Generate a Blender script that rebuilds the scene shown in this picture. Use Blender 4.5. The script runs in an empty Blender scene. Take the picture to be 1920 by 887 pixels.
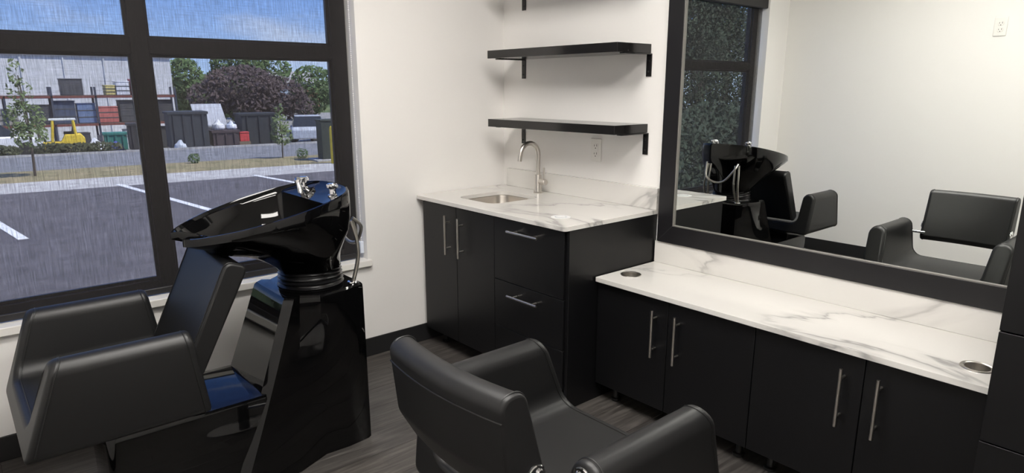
import bpy, bmesh, math, random
from math import sin, cos, pi, radians
from mathutils import Vector, Matrix

random.seed(7)
S = bpy.context.scene
COL = S.collection

# ------------------------------------------------------------------ camera
cam = bpy.data.objects.new('camera', bpy.data.cameras.new('camera'))
COL.objects.link(cam)
yaw, pitch, roll = radians(40.4436), radians(-13.6669), radians(-0.1198)
fw = Vector((sin(yaw) * cos(pitch), cos(yaw) * cos(pitch), sin(pitch)))
r0 = Vector((cos(yaw), -sin(yaw), 0)); u0 = r0.cross(fw)
rr = r0 * cos(roll) + u0 * sin(roll); uu = -r0 * sin(roll) + u0 * cos(roll)
m = Matrix((rr, uu, -fw)).transposed().to_4x4()
m.translation = Vector((-2.5892, -3.0903, 1.4338))
cam.matrix_world = m
cam.data.sensor_width = 36
cam.data.lens = 1239.18 / 1920 * 36
cam.data.shift_x = (960 - 956.31) / 1920
cam.data.shift_y = (465.59 - 443.5) / 1920
cam.data.clip_start = 0.02; cam.data.clip_end = 1000
S.camera = cam

# ------------------------------------------------------------------ world, sun, exposure
S.view_settings.view_transform = 'Standard'
S.view_settings.look = 'None'
S.view_settings.gamma = 1
S.view_settings.exposure = 0.0
PANEL = 25.5
W = bpy.data.worlds.new('world'); S.world = W; W.use_nodes = True
nt = W.node_tree; nt.nodes.clear()
out = nt.nodes.new('ShaderNodeOutputWorld'); bg = nt.nodes.new('ShaderNodeBackground')
tc = nt.nodes.new('ShaderNodeTexCoord'); mp = nt.nodes.new('ShaderNodeMapping'); mp.inputs['Scale'].default_value = (1, 1, 3.2)
nz = nt.nodes.new('ShaderNodeTexNoise'); nz.inputs['Scale'].default_value = 3.1; nz.inputs['Detail'].default_value = 7; nz.inputs['Roughness'].default_value = .55
cr = nt.nodes.new('ShaderNodeValToRGB'); cr.color_ramp.elements[0].position = .52; cr.color_ramp.elements[1].position = .80
sep = nt.nodes.new('ShaderNodeSeparateXYZ'); gr = nt.nodes.new('ShaderNodeValToRGB')
gr.color_ramp.elements[0].position = 0.0; gr.color_ramp.elements[0].color = (.50, .68, 1.0, 1)
gr.color_ramp.elements[1].position = .55; gr.color_ramp.elements[1].color = (.09, .22, .70, 1)
e = gr.color_ramp.elements.new(.14); e.color = (.20, .40, .93, 1)
mx = nt.nodes.new('ShaderNodeMix'); mx.data_type = 'RGBA'
mx.inputs['B'].default_value = (.80, .84, .95, 1)
L = nt.links
L.new(tc.outputs['Generated'], mp.inputs['Vector']); L.new(mp.outputs[0], nz.inputs['Vector']); L.new(nz.outputs['Fac'], cr.inputs['Fac'])
L.new(tc.outputs['Generated'], sep.inputs[0]); L.new(sep.outputs['Z'], gr.inputs['Fac'])
L.new(cr.outputs['Color'], mx.inputs['Factor']); L.new(gr.outputs['Color'], mx.inputs['A']); L.new(mx.outputs['Result'], bg.inputs['Color'])
bg.inputs['Strength'].default_value = 2.6
L.new(bg.outputs[0], out.inputs[0])
sun = bpy.data.objects.new('sun', bpy.data.lights.new('sun', 'SUN')); COL.objects.link(sun)
sun.data.energy = 13.0; sun.data.angle = radians(.6); sun.data.color = (1, .95, .88)
sun.rotation_euler = Vector((-.45, .5, -1.0)).to_track_quat('-Z', 'Y').to_euler()

# ------------------------------------------------------------------ materials
MATS = {}
def mat(name, color=(.8, .8, .8), rough=.5, metal=0.0, **kw):
    if name in MATS: return MATS[name]
    M = bpy.data.materials.new(name); M.use_nodes = True
    b = M.node_tree.nodes['Principled BSDF']
    b.inputs['Base Color'].default_value = (*color, 1); b.inputs['Roughness'].default_value = rough; b.inputs['Metallic'].default_value = metal
    for k, v in kw.items(): b.inputs[k.replace('_', ' ')].default_value = v
    MATS[name] = M; return M
def nodes(M): return M.node_tree.nodes, M.node_tree.links, M.node_tree.nodes['Principled BSDF']
def coords(M, scale=(1, 1, 1), kind='Object'):
    n, l, b = nodes(M); t = n.new('ShaderNodeTexCoord'); p = n.new('ShaderNodeMapping'); p.inputs['Scale'].default_value = scale
    l.new(t.outputs[kind], p.inputs['Vector']); return p.outputs[0]
def noise(M, vec, scale, detail=4, rough=.5, dist=0):
    n, l, b = nodes(M); t = n.new('ShaderNodeTexNoise')
    t.inputs['Scale'].default_value = scale; t.inputs['Detail'].default_value = detail; t.inputs['Roughness'].default_value = rough; t.inputs['Distortion'].default_value = dist
    l.new(vec, t.inputs['Vector']); return t.outputs['Fac']
def ramp(M, fac, stops):
    n, l, b = nodes(M); t = n.new('ShaderNodeValToRGB'); e = t.color_ramp.elements
    e[0].position, e[0].color = stops[0][0], (*stops[0][1], 1); e[1].position, e[1].color = stops[-1][0], (*stops[-1][1], 1)
    for p, c in stops[1:-1]:
        k = e.new(p); k.color = (*c, 1)
    l.new(fac, t.inputs['Fac']); return t.outputs['Color']
def bump(M, fac, strength, dist=.001):
    n, l, b = nodes(M); t = n.new('ShaderNodeBump'); t.inputs['Strength'].default_value = strength; t.inputs['Distance'].default_value = dist
    l.new(fac, t.inputs['Height']); l.new(t.outputs[0], b.inputs['Normal'])
def mottled(name, c1, c2, scale, rough=.8, stretch=(1, 1, 1), detail=5, bumps=0, kind='Object'):
    M = mat(name, c1, rough); v = coords(M, stretch, kind); f = noise(M, v, scale, detail)
    n, l, b = nodes(M); l.new(ramp(M, f, [(.3, c1), (.7, c2)]), b.inputs['Base Color'])
    if bumps: bump(M, f, bumps)
    return M

M_wall = mat('wall_paint', (.84, .82, .795), .75); bump(M_wall, noise(M_wall, coords(M_wall), 220, 3), .08, .0006)
M_ceil = mat('ceiling_paint', (.82, .81, .79), .9)
M_base = mat('black_rubber', (.012, .012, .013), .5)
M_cab = mat('black_laminate', (.0036, .0036, .0043), .40, Specular_IOR_Level=.38); bump(M_cab, noise(M_cab, coords(M_cab), 500, 2), .04, .0003)
M_shelf = mat('black_shelf', (.012, .011, .011), .14)
M_frame = mat('mirror_frame_black', (.009, .0085, .010), .38)
M_edge = mat('frame_edge_grey', (.20, .19, .175), .35)
M_steel = mat('brushed_steel', (.62, .59, .55), .28, 1.0)
M_sinksteel = mat('sink_steel', (.60, .56, .51), .34, 1.0)
M_chrome = mat('chrome', (.82, .82, .83), .07, 1.0)
M_hose = mat('braided_hose', (.50, .48, .44), .34, 1.0); bump(M_hose, noise(M_hose, coords(M_hose), 420, 2), .5, .0006)
M_gloss = mat('gloss_black', (.002, .002, .0022), .04); M_gloss.node_tree.nodes['Principled BSDF'].inputs['Specular IOR Level'].default_value = .42
M_boot = mat('black_boot', (.008, .008, .009), .28)
M_plastic = mat('white_plastic', (.82, .80, .76), .35)
M_slot = mat('dark_slot', (.03, .03, .03), .6)
M_white = mat('white_vinyl', (.80, .78, .74), .4)
M_winframe = mat('window_aluminium', (.022, .020, .020), .45)
M_leg = mat('black_leg', (.01, .01, .01), .4)
M_silver = mat('mirror_silver', (.90, .925, .90), .0, 1.0)
M_grout = mat('floor_underlay', (.012, .011, .011), .8)

M_leather = mat('black_leather', (.0062, .0062, .0066), .46, Specular_IOR_Level=.50)
v = coords(M_leather); bump(M_leather, noise(M_leather, v, 650, 3), .10, .0005)
M_stitch = mat('leather_piping', (.006, .006, .006), .45)

M_plank = mat('vinyl_plank', (.06, .055, .05), .42)
def build_plank():
    M = M_plank; n, l, b = nodes(M)
    v = coords(M, (1.3, 16, 1)); oi = n.new('ShaderNodeObjectInfo'); ad = n.new('ShaderNodeVectorMath'); ad.operation = 'ADD'
    cm = n.new('ShaderNodeCombineXYZ'); ml = n.new('ShaderNodeMath'); ml.operation = 'MULTIPLY'; ml.inputs[1].default_value = 37
    l.new(oi.outputs['Random'], ml.inputs[0]); l.new(ml.outputs[0], cm.inputs[0]); l.new(ml.outputs[0], cm.inputs[1])
    l.new(v, ad.inputs[0]); l.new(cm.outputs[0], ad.inputs[1])
    f = noise(M, ad.outputs[0], 3.2, 9, .62, .7)
    c = ramp(M, f, [(.28, (.024, .0215, .020)), (.5, (.060, .0545, .051)), (.75, (.128, .117, .109))])
    g = n.new('ShaderNodeMix'); g.data_type = 'RGBA'; g.blend_type = 'MULTIPLY'; g.inputs['Factor'].default_value = 1
    rg = ramp(M, oi.outputs['Random'], [(0, (.80, .80, .80)), (1, (1.15, 1.13, 1.1))])
    l.new(c, g.inputs['A']); l.new(rg, g.inputs['B']); l.new(g.outputs['Result'], b.inputs['Base Color']); bump(M, f, .15, .001)
build_plank()

M_quartz = mat('veined_quartz', (.80, .78, .74), .16)
def build_quartz():
    M = M_quartz; n, l, b = nodes(M)
    v = coords(M, (1, 1, 1)); mpn = v.node; mpn.inputs['Rotation'].default_value = (.4, .3, radians(28)); mpn.inputs['Scale'].default_value = (2.0, .85, 1.6)
    f = noise(M, v, .95, 6, .50, .7)
    s = n.new('ShaderNodeMath'); s.operation = 'SUBTRACT'; s.inputs[1].default_value = .5; l.new(f, s.inputs[0])
    a = n.new('ShaderNodeMath'); a.operation = 'ABSOLUTE'; l.new(s.outputs[0], a.inputs[0])
    vein = ramp(M, a.outputs[0], [(0, (.75, .75, .75)), (.004, (.5, .5, .5)), (.009, (.12, .12, .12)), (.03, (0, 0, 0))])
    wide = ramp(M, f, [(.455, (0, 0, 0)), (.495, (.55, .55, .55)), (.503, (0, 0, 0)), (.51, (0, 0, 0))])
    m1 = noise(M, v, .9, 2); mask = ramp(M, m1, [(.43, (0, 0, 0)), (.56, (1, 1, 1))])
    su = n.new('ShaderNodeMix'); su.data_type = 'RGBA'; su.blend_type = 'ADD'; su.inputs['Factor'].default_value = .5; l.new(vein, su.inputs['A']); l.new(wide, su.inputs['B'])
    mu = n.new('ShaderNodeMix'); mu.data_type = 'RGBA'; mu.blend_type = 'MULTIPLY'; mu.inputs['Factor'].default_value = 1; l.new(su.outputs['Result'], mu.inputs['A']); l.new(mask, mu.inputs['B'])
    mxc = n.new('ShaderNodeMix'); mxc.data_type = 'RGBA'; mxc.inputs['A'].default_value = (.69, .672, .64, 1); mxc.inputs['B'].default_value = (.31, .30, .29, 1)
    bw = n.new('ShaderNodeRGBToBW'); l.new(mu.outputs['Result'], bw.inputs[0]); l.new(bw.outputs[0], mxc.inputs['Factor']); l.new(mxc.outputs['Result'], b.inputs['Base Color'])
build_quartz()

def build_shade():
    M = bpy.data.materials.new('solar_shade_fabric'); M.use_nodes = True; n, l = M.node_tree.nodes, M.node_tree.links; n.clear()
    o = n.new('ShaderNodeOutputMaterial'); mixs = n.new('ShaderNodeMixShader'); tr = n.new('ShaderNodeBsdfTransparent'); df = n.new('ShaderNodeBsdfDiffuse')
    df.inputs['Color'].default_value = (.034, .032, .033, 1)
    t = n.new('ShaderNodeTexCoord'); p = n.new('ShaderNodeMapping'); p.inputs['Scale'].default_value = (150, 1, 7); l.new(t.outputs['Object'], p.inputs[0])
    f = n.new('ShaderNodeTexNoise'); f.inputs['Scale'].default_value = 1.6; f.inputs['Detail'].default_value = 4; f.inputs['Roughness'].default_value = .7; l.new(p.outputs[0], f.inputs['Vector'])
    p2 = n.new('ShaderNodeMapping'); p2.inputs['Scale'].default_value = (9, 1, 130); l.new(t.outputs['Object'], p2.inputs[0])
    f2 = n.new('ShaderNodeTexNoise'); f2.inputs['Scale'].default_value = 1.6; f2.inputs['Detail'].default_value = 3; l.new(p2.outputs[0], f2.inputs['Vector'])
    a = n.new('ShaderNodeMath'); a.operation = 'MULTIPLY_ADD'; a.inputs[1].default_value = .35; l.new(f2.outputs['Fac'], a.inputs[0]); l.new(f.outputs['Fac'], a.inputs[2])
    mr = n.new('ShaderNodeMapRange'); mr.inputs['From Min'].default_value = .40; mr.inputs['From Max'].default_value = .95; mr.inputs['To Min'].default_value = .82; mr.inputs['To Max'].default_value = .52
    l.new(a.outputs[0], mr.inputs['Value']); l.new(mr.outputs[0], mixs.inputs[0]); l.new(tr.outputs[0], mixs.inputs[1]); l.new(df.outputs[0], mixs.inputs[2]); l.new(mixs.outputs[0], o.inputs[0])
    return M
M_shade = build_shade()
def build_glass():
    M = bpy.data.materials.new('window_glass'); M.use_nodes = True; n, l = M.node_tree.nodes, M.node_tree.links; n.clear()
    o = n.new('ShaderNodeOutputMaterial'); mixs = n.new('ShaderNodeMixShader'); tr = n.new('ShaderNodeBsdfTransparent'); tr.inputs[0].default_value = (.94, .96, .97, 1)
    gl = n.new('ShaderNodeBsdfGlossy'); gl.inputs['Roughness'].default_value = .02; mixs.inputs[0].default_value = .06
    l.new(tr.outputs[0], mixs.inputs[1]); l.new(gl.outputs[0], mixs.inputs[2]); l.new(mixs.outputs[0], o.inputs[0]); return M
M_glass = build_glass()
M_panel = bpy.data.materials.new('light_diffuser'); M_panel.use_nodes = True
b = M_panel.node_tree.nodes['Principled BSDF']; b.inputs['Emission Color'].default_value = (1, .962, .912, 1); b.inputs['Emission Strength'].default_value = PANEL

# ------------------------------------------------------------------ helpers
ROOT = {}
def mesh_from(bm, name, smooth=None):
    bmesh.ops.recalc_face_normals(bm, faces=bm.faces)
    me = bpy.data.meshes.new(name); bm.to_mesh(me); bm.free()
    if smooth is not None:
        me.polygons.foreach_set('use_smooth', [True] * len(me.polygons)); me.set_sharp_from_angle(angle=radians(smooth))
    return me
def put(name, me, M, parent=None):
    o = bpy.data.objects.new(name, me); COL.objects.link(o)
    if M: me.materials.append(M)
    o.parent = parent; return o
def part(name, bm, M, parent, smooth=35, bevel=0, seg=2, world=True, angle=40):
    """one mesh under a thing; geometry written in room coordinates when world"""
    if world and parent is not None:
        bmesh.ops.translate(bm, verts=bm.verts, vec=-ROOT.get(parent.name, Vector((0, 0, 0))))
    o = put(name, mesh_from(bm, name, smooth), M, parent)
    if parent is not None: ROOT[o.name] = ROOT.get(parent.name, Vector((0, 0, 0)))
    if bevel:
        bv = o.modifiers.new('bevel', 'BEVEL'); bv.width = bevel; bv.segments = seg; bv.limit_method = 'ANGLE'; bv.angle_limit = radians(angle); bv.harden_normals = False
    return o
def thing(name, label, cat, loc=(0, 0, 0), group=None, rz=0):
    o = bpy.data.objects.new(name, None); COL.objects.link(o); o.location = loc; o.rotation_euler.z = rz; o.empty_display_size = .1
    o['label'] = label; o['category'] = cat
    if group: o['group'] = group
    ROOT[o.name] = Vector(loc); return o
def tag(o, label, cat, group=None):
    o['label'] = label; o['category'] = cat
    if group: o['group'] = group
    return o
def struct(name, label=None, cat=None, bm=None, M=None, smooth=None, bevel=0):
    if bm is None:
        o = bpy.data.objects.new(name, None); COL.objects.link(o); ROOT[o.name] = Vector((0, 0, 0))
    else:
        o = part(name, bm, M, None, smooth, bevel)
    o['kind'] = 'structure'
    if label: o['label'] = label
    if cat: o['category'] = cat
    return o
def box(x0, x1, y0, y1, z0, z1, bm=None):
    bm = bm or bmesh.new()
    r = bmesh.ops.create_cube(bm, size=1)
    for v in r['verts']:
        v.co = Vector(((x0 + x1) / 2 + v.co.x * abs(x1 - x0), (y0 + y1) / 2 + v.co.y * abs(y1 - y0), (z0 + z1) / 2 + v.co.z * abs(z1 - z0)))
    return bm
def loft(loops, cap=True, closed=True, bm=None):
    bm = bm or bmesh.new(); R = [[bm.verts.new(p) for p in lp] for lp in loops]; n = len(R[0])
    for a, b2 in zip(R, R[1:]):
        for i in range(n if closed else n - 1):
            j = (i + 1) % n
            bm.faces.new((a[i], a[j], b2[j], b2[i]))
    if cap:
        bm.faces.new(R[0][::-1]); bm.faces.new(R[-1])
    return bm
def tube(path, r, seg=10, bm=None, closed=False):
    P = [Vector(p) for p in path]; n = len(P); loops = []
    up = None
    for i, p in enumerate(P):
        if closed: t = (P[(i + 1) % n] - P[i - 1]).normalized()
        else: t = (P[min(i + 1, n - 1)] - P[max(i - 1, 0)]).normalized()
        if up is None:
            up = t.orthogonal().normalized()
        up = (up - t * up.dot(t)).normalized(); s = t.cross(up)
        rad = r[i] if isinstance(r, (list, tuple)) else r
        loops.append([p + (up * cos(2 * pi * k / seg) + s * sin(2 * pi * k / seg)) * rad for k in range(seg)])
    if closed:
        return loft(loops + [loops[0]], cap=False, bm=bm)
    return loft(loops, bm=bm)
def cyl(p0, p1, r, seg=20, bm=None): return tube([p0, p1], r, seg, bm)
def lathe(prof, c=(0, 0, 0), seg=32, bm=None, cap=True):
    return loft([[(c[0] + r * cos(2 * pi * k / seg), c[1] + r * sin(2 * pi * k / seg), c[2] + z) for k in range(seg)] for r, z in prof], cap=cap, bm=bm)
def rrect(x0, x1, y0, y1, r, n=6):
    """rounded rectangle; r = radius or four radii (x0y0, x1y0, x1y1, x0y1)"""
    r = r if isinstance(r, (list, tuple)) else [r] * 4; o = []
    for (cx, cy, a0), q in zip(((x0, y0, pi), (x1, y0, -pi / 2), (x1, y1, 0), (x0, y1, pi / 2)), r):
        sx = 1 if cx == x0 else -1; sy = 1 if cy == y0 else -1
        if q <= 0: o.append((cx, cy)); continue
        for k in range(n + 1):
            a = a0 + pi / 2 * k / n; o.append((cx + sx * q + q * cos(a), cy + sy * q + q * sin(a)))
    return o
def plate(outer, holes, t0, t1, mapf):
    """slab with holes; outlines in 2-D, mapf(u, v, t) gives the point"""
    bm = bmesh.new(); rims = []
    for t in (t0, t1):
        E = []; loops = []
        for lp in [outer] + holes:
            vs = [bm.verts.new(mapf(u, v, t)) for u, v in lp]; loops.append(vs)
            E += [bm.edges.new((vs[i], vs[(i + 1) % len(vs)])) for i in range(len(vs))]
        bmesh.ops.triangle_fill(bm, use_beauty=True, use_dissolve=False, edges=E); rims.append(loops)
    for a, b2 in zip(*rims):
        for i in range(len(a)):
            j = (i + 1) % len(a); bm.faces.new((a[i], a[j], b2[j], b2[i]))
    return bm
def dup(src, parent=None, loc=None):
    c = src.copy(); COL.objects.link(c); c.parent = parent
    if loc is not None: c.location = loc
    for ch in list(src.children): dup(ch, c)
    return c
def circle(cx, cy, r, n=32): return [(cx + r * cos(2 * pi * k / n), cy + r * sin(2 * pi * k / n)) for k in range(n)]
def arc_pts(c, r, a0, a1, n): return [(c[0] + r * cos(a0 + (a1 - a0) * k / n), c[1] + r * sin(a0 + (a1 - a0) * k / n)) for k in range(n + 1)]

# ------------------------------------------------------------------ room shell
XL, YF, ZC = -3.335, -4.7, 2.75
WX0, WX1, WZ0, WZ1 = -3.0, -.953, .51, 2.22
fl = struct('floor', 'dark grey-brown wood-look vinyl plank floor', 'floor', box(XL, 0, YF, 0, -.06, -.003), M_grout)
pw, plen = .18, 1.22
pm = mesh_from(box(0, plen - .0012, 0, pw - .0012, -.0035, 0), 'plank'); pm.materials.append(M_plank)
pcache = {}
row = 0; y = YF
while y < -.001:
    x = XL - (row * .41) % plen
    h = min(pw, -y)
    while x < -.001:
        xa, xb = max(x, XL), min(x + plen, 0)
        if xb - xa > .02:
            key = (round(xb - xa, 3), round(h, 3))
            if key not in pcache:
                pcache[key] = mesh_from(box(0, xb - xa - .0012, 0, h - .0012, -.0035, 0), 'plank'); pcache[key].materials.append(M_plank)
            o = bpy.data.objects.new('plank', pcache[key]); COL.objects.link(o); o.parent = fl; o.location = (xa, y, 0)
        x += plen
    y += pw; row += 1
struct('wall_back', 'warm white painted wall around the window', 'wall',
       plate([(XL - .15, -.06), (.15, -.06), (.15, ZC + .1), (XL - .15, ZC + .1)], [[(WX0, WZ0), (WX1, WZ0), (WX1, WZ1), (WX0, WZ1)]], 0, .2, lambda u, v, t: (u, t, v)), M_wall)
struct('wall_right', 'white wall that carries the mirror and shelves', 'wall', box(0, .15, YF - .15, 0, -.06, ZC + .1), M_wall)
struct('wall_left', 'white wall seen in the mirror', 'wall', box(XL - .15, XL, YF - .15, 0, -.06, ZC + .1), M_wall)
struct('wall_front', 'white wall facing the window', 'wall', box(XL, 0, YF - .15, YF, -.06, ZC + .1), M_wall)
struct('ceiling', 'plain white ceiling', 'ceiling', box(XL, 0, YF, 0, ZC, ZC + .1), M_ceil)
struct('baseboard_back', 'black rubber baseboard under the window', 'baseboard', box(XL, 0, -.009, 0, 0, .103), M_base, bevel=.003)
struct('baseboard_left', 'black rubber baseboard seen in the mirror', 'baseboard', box(XL, XL + .009, YF, -.009, 0, .103), M_base, bevel=.003)
struct('baseboard_right', 'black rubber baseboard behind the cabinets', 'baseboard', box(-.009, 0, YF, -3.32, 0, .103), M_base, bevel=.003)
struct('baseboard_front', 'black rubber baseboard of the far end', 'baseboard', box(XL + .009, -.009, YF, YF + .009, 0, .103), M_base, bevel=.003)

# window
win = struct('window_1', 'dark aluminium window of four panes with white sill', 'window')
y0, y1 = .10, .165
def wpart(n, *b_): return part(n, box(*b_), M_winframe, win, bevel=.003)
wpart('jamb', -1.035, WX1, y0, y1, .545, 2.2); wpart('jamb', WX0, -2.925, y0, y1, .545, 2.2)
wpart('mullion', -1.930, -1.862, y0, y1, .545, 2.2)
for a, b_ in ((-2.925, -1.93), (-1.862, -1.035)):
    wpart('transom', a, b_, y0, y1, 1.574, 1.637); wpart('bottom_rail', a, b_, y0, y1, .545, .600); wpart('head_rail', a, b_, y0, y1, 2.13, 2.2)
    for z0, z1 in ((.600, 1.574), (1.637, 2.13)):
        part('pane', box(a, b_, .135, .141, z0, z1), M_glass, win, smooth=None)
        bd = bmesh.new()
        for q in ((a, a + .012, z0, z1), (b_ - .012, b_, z0, z1), (a + .012, b_ - .012, z0, z0 + .012), (a + .012, b_ - .012, z1 - .012, z1)):
            box(q[0], q[1], .118, .134, q[2], q[3], bd)
        part('glazing_bead', bd, M_winframe, win)
part('sill', box(WX0 - .02, -.937, -.024, .10, .510, .545), M_white, win, bevel=.004)
part('subframe', box(WX0, WX1, .1, .2, .51, .545), M_winframe, win)
part('subframe', box(WX0, WX1, .1, .2, 2.2, 2.22), M_winframe, win)

# ------------------------------------------------------------------ roller shade
rs = thing('roller_shade', 'sheer charcoal roller shade drawn down over the window', 'blind', (-1.97, .05, 2.2))
bm = bmesh.new(); bm.faces.new([bm.verts.new(p) for p in ((-2.972, .05, .572), (-.984, .05, .572), (-.984, .05, 2.12), (-2.972, .05, 2.12))])
part('fabric', bm, M_shade, rs, smooth=None)
M_bar = mat('shade_hem_bar', (.016, .015, .016), .5)
part('fascia', box(WX0 + .004, WX1 - .004, .012, .09, 2.085, 2.2), M_bar, rs, bevel=.006)
part('hem_bar', box(-2.972, -.984, .043, .057, .549, .578), M_bar, rs, bevel=.004)
bm = bmesh.new(); r_ = bmesh.ops.create_icosphere
for k in range(150):
    z = 2.08 - k * .0098
    for dx in (0,):
        mt = Matrix.Translation((-.966, .035, z)); bmesh.ops.create_icosphere(bm, subdivisions=1, radius=.0036, matrix=mt)
cylb = cyl((-.966, .035, .60), (-.966, .035, 2.085), .0012, 6, bm)
part('bead_chain', bm, M_plastic, rs)
part('chain_tensioner', box(-.976, -.956, .026, .05, .575, .64), mat('clear_plastic', (.7, .75, .85), .2), rs, bevel=.004)

# ------------------------------------------------------------------ ceiling lights
for yc, lab in ((-1.55, 'lit flat ceiling panel light above the styling chair'), (-2.95, 'lit flat ceiling panel light behind the styling chair')):
    t = thing('ceiling_light', lab, 'light', (-1.75, yc, ZC - .03), 'ceiling panel lights')
    part('diffuser', box(-2.34, -1.16, yc - .29, yc + .29, ZC - .022, ZC - .012), M_panel, t, smooth=None)
    fr = bmesh.new()
    for q in ((-2.36, -2.34, yc - .31, yc + .31), (-1.16, -1.14, yc - .31, yc + .31), (-2.34, -1.16, yc - .31, yc - .29), (-2.34, -1.16, yc + .29, yc + .31)):
        box(*q, ZC - .03, ZC, fr)
    part('frame', fr, M_plastic, t)

# ------------------------------------------------------------------ cabinets
def vhandle(parent, x, y, z0, z1):
    bm = cyl((x, y, z0), (x, y, z1), .006, 14); d = (z1 - z0) * .17
    for z in (z0 + d, z1 - d): cyl((x, y, z), (x + .034, y, z), .0048, 10, bm)
    return part('handle', bm, M_steel, parent)
def hhandle(parent, x, ya, yb, z):
    bm = cyl((x, ya, z), (x, yb, z), .006, 14); d = (yb - ya) * .17
    for q in (ya + d, yb - d): cyl((x, q, z), (x + .034, q, z), .0048, 10, bm)
    return part('handle', bm, M_steel, parent)
def foot(parent, x, y, h):
    bm = lathe([(.021, 0), (.024, .003), (.024, .012), (.013, .016), (.013, h - .012), (.022, h - .009), (.022, h)], (x, y, 0), 16)
    return part('leg', bm, M_leg, parent)
def carcass(parent, x0, x1, y0, y1, z0, z1, top=False):
    w = .016
    part('carcass_side', box(x0, x1, y0, y0 + w, z0, z1), M_cab, parent); part('carcass_side', box(x0, x1, y1 - w, y1, z0, z1), M_cab, parent)
    part('carcass_bottom', box(x0, x1, y0 + w, y1 - w, z0, z0 + w), M_cab, parent); part('carcass_back', box(x1 - .008, x1, y0 + w, y1 - w, z0 + w, z1), M_cab, parent)
    if top: part('carcass_top', box(x0, x1 - .008, y0 + w, y1 - w, z1 - w, z1), M_cab, parent)
def front(n, parent, x, ya, yb, z0, z1): return part(n, box(x, x + .018, ya, yb, z0, z1), M_cab, parent, bevel=.0012)

sc = thing('sink_cabinet', 'black base cabinet under the sink with two doors and drawers', 'cabinet', (-.31, -.585, 0))
carcass(sc, -.596, -.003, -1.135, -.03, .095, .838)
part('side_panel', box(-.605, -.003, -1.157, -1.137, 0, .838), M_cab, sc, bevel=.001)
for ya, yb, hy in ((-.342, -.034, -.288), (-.655, -.345, -.402)):
    d = front('door', sc, -.615, ya, yb, .092, .829); vhandle(d, -.650, hy, .575, .785)
for z0, z1, hz in ((.524, .829, .782), (.284, .521, .467), (.092, .281, .19)):
    d = front('drawer', sc, -.615, -1.134, -.658, z0, z1); hhandle(d, -.650, -.996, -.789, hz)
for x in (-.53, -.1):
    for y in (-.1, -.66, -1.08): foot(sc, x, y, .095)

st = [('black two-door vanity cabinet beside the sink cabinet', -1.1625, -1.5475, -1.551, -1.9335, -1.493, -1.606),
      ('black two-door vanity cabinet beside the tall cabinet', -1.9375, -2.3205, -2.324, -2.6895, -2.262, -2.378)]
for lab, a0, a1, b0, b1, ha, hb in st:
    t = thing('vanity_cabinet', lab, 'cabinet', (-.2, (a0 + b1) / 2, 0), 'vanity cabinets under the mirror')
    carcass(t, -.401, -.003, b1, a0, .088, .584)
    for ya, yb, hy in ((a1, a0, ha), (b1, b0, hb)):
        d = front('door', t, -.42, ya, yb, .086, .575); vhandle(d, -.455, hy, .326, .534)
    for x in (-.35, -.07):
        for y in (a0 - .07, b1 + .06): foot(t, x, y, .088)

tc_ = thing('tall_cabinet', 'tall black cabinet standing at the right end of the vanity', 'cabinet', (-.3, -3.0, 0))
carcass(tc_, -.602, -.003, -3.31, -2.692, .0, 2.15, True)
for n_, z0, z1 in (('drawer', .284, .523), ('drawer', .527, .830), ('drawer', .05, .280)):
    d = front(n_, tc_, -.622, -3.308, -2.693, z0, z1); hhandle(d, -.657, -3.11, -2.90, z1 - .05)
d = front('door', tc_, -.622, -3.308, -2.693, .834, 2.14); vhandle(d, -.657, -2.750, .900, 1.12)

# countertops
H1, H2 = .8597, .6052
ct = thing('sink_countertop', 'white grey-veined quartz countertop with sink cutout and backsplash', 'countertop', (-.32, -.58, H1 - .02))
part('slab', plate(rrect(-.642, -.0003, -1.163, -.004, [.018, 0, 0, .018]), [rrect(-.512, -.178, -.520, -.205, .06, 8)], H1 - .02, H1, lambda u, v, t: (u, v, t)), M_quartz, ct, bevel=.002, angle=60)
part('backsplash', box(-.022, -.0003, -1.163, -.050, H1 + .0002, H1 + .104), M_quartz, ct, bevel=.0015)
vt = thing('vanity_countertop', 'long white grey-veined quartz vanity top with two round cutouts', 'countertop', (-.22, -1.93, H2 - .02))
part('slab', plate(rrect(-.444, -.0003, -2.6905, -1.1645, [0, 0, 0, .004], 3), [circle(-.292, -1.243, .039), circle(-.300, -2.592, .039)], H2 - .02, H2, lambda u, v, t: (u, v, t)), M_quartz, vt, bevel=.0015, angle=60)
part('backsplash', box(-.022, -.0003, -2.6905, -1.1645, H2 + .0002, H2 + .106), M_quartz, vt, bevel=.0015)
for (cx, cy), lab in (((-.292, -1.243), 'round steel cup insert in the vanity top beside the sink cabinet'), ((-.300, -2.592), 'round steel cup insert in the vanity top beside the tall cabinet')):
    bm = lathe([(.034, .0015), (.046, .0015), (.047, .0003), (.047, .0008), (.046, .0032), (.040, .0036), (.0365, .002), (.036, -.002), (.0355, -.042), (.033, -.046), (.001, -.047)], (cx, cy, H2), 40, cap=False)
    o = part('cup_insert', bm, M_steel, None, smooth=40); tag(o, lab, 'cup holder', 'steel cup inserts in the vanity top')

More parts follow.
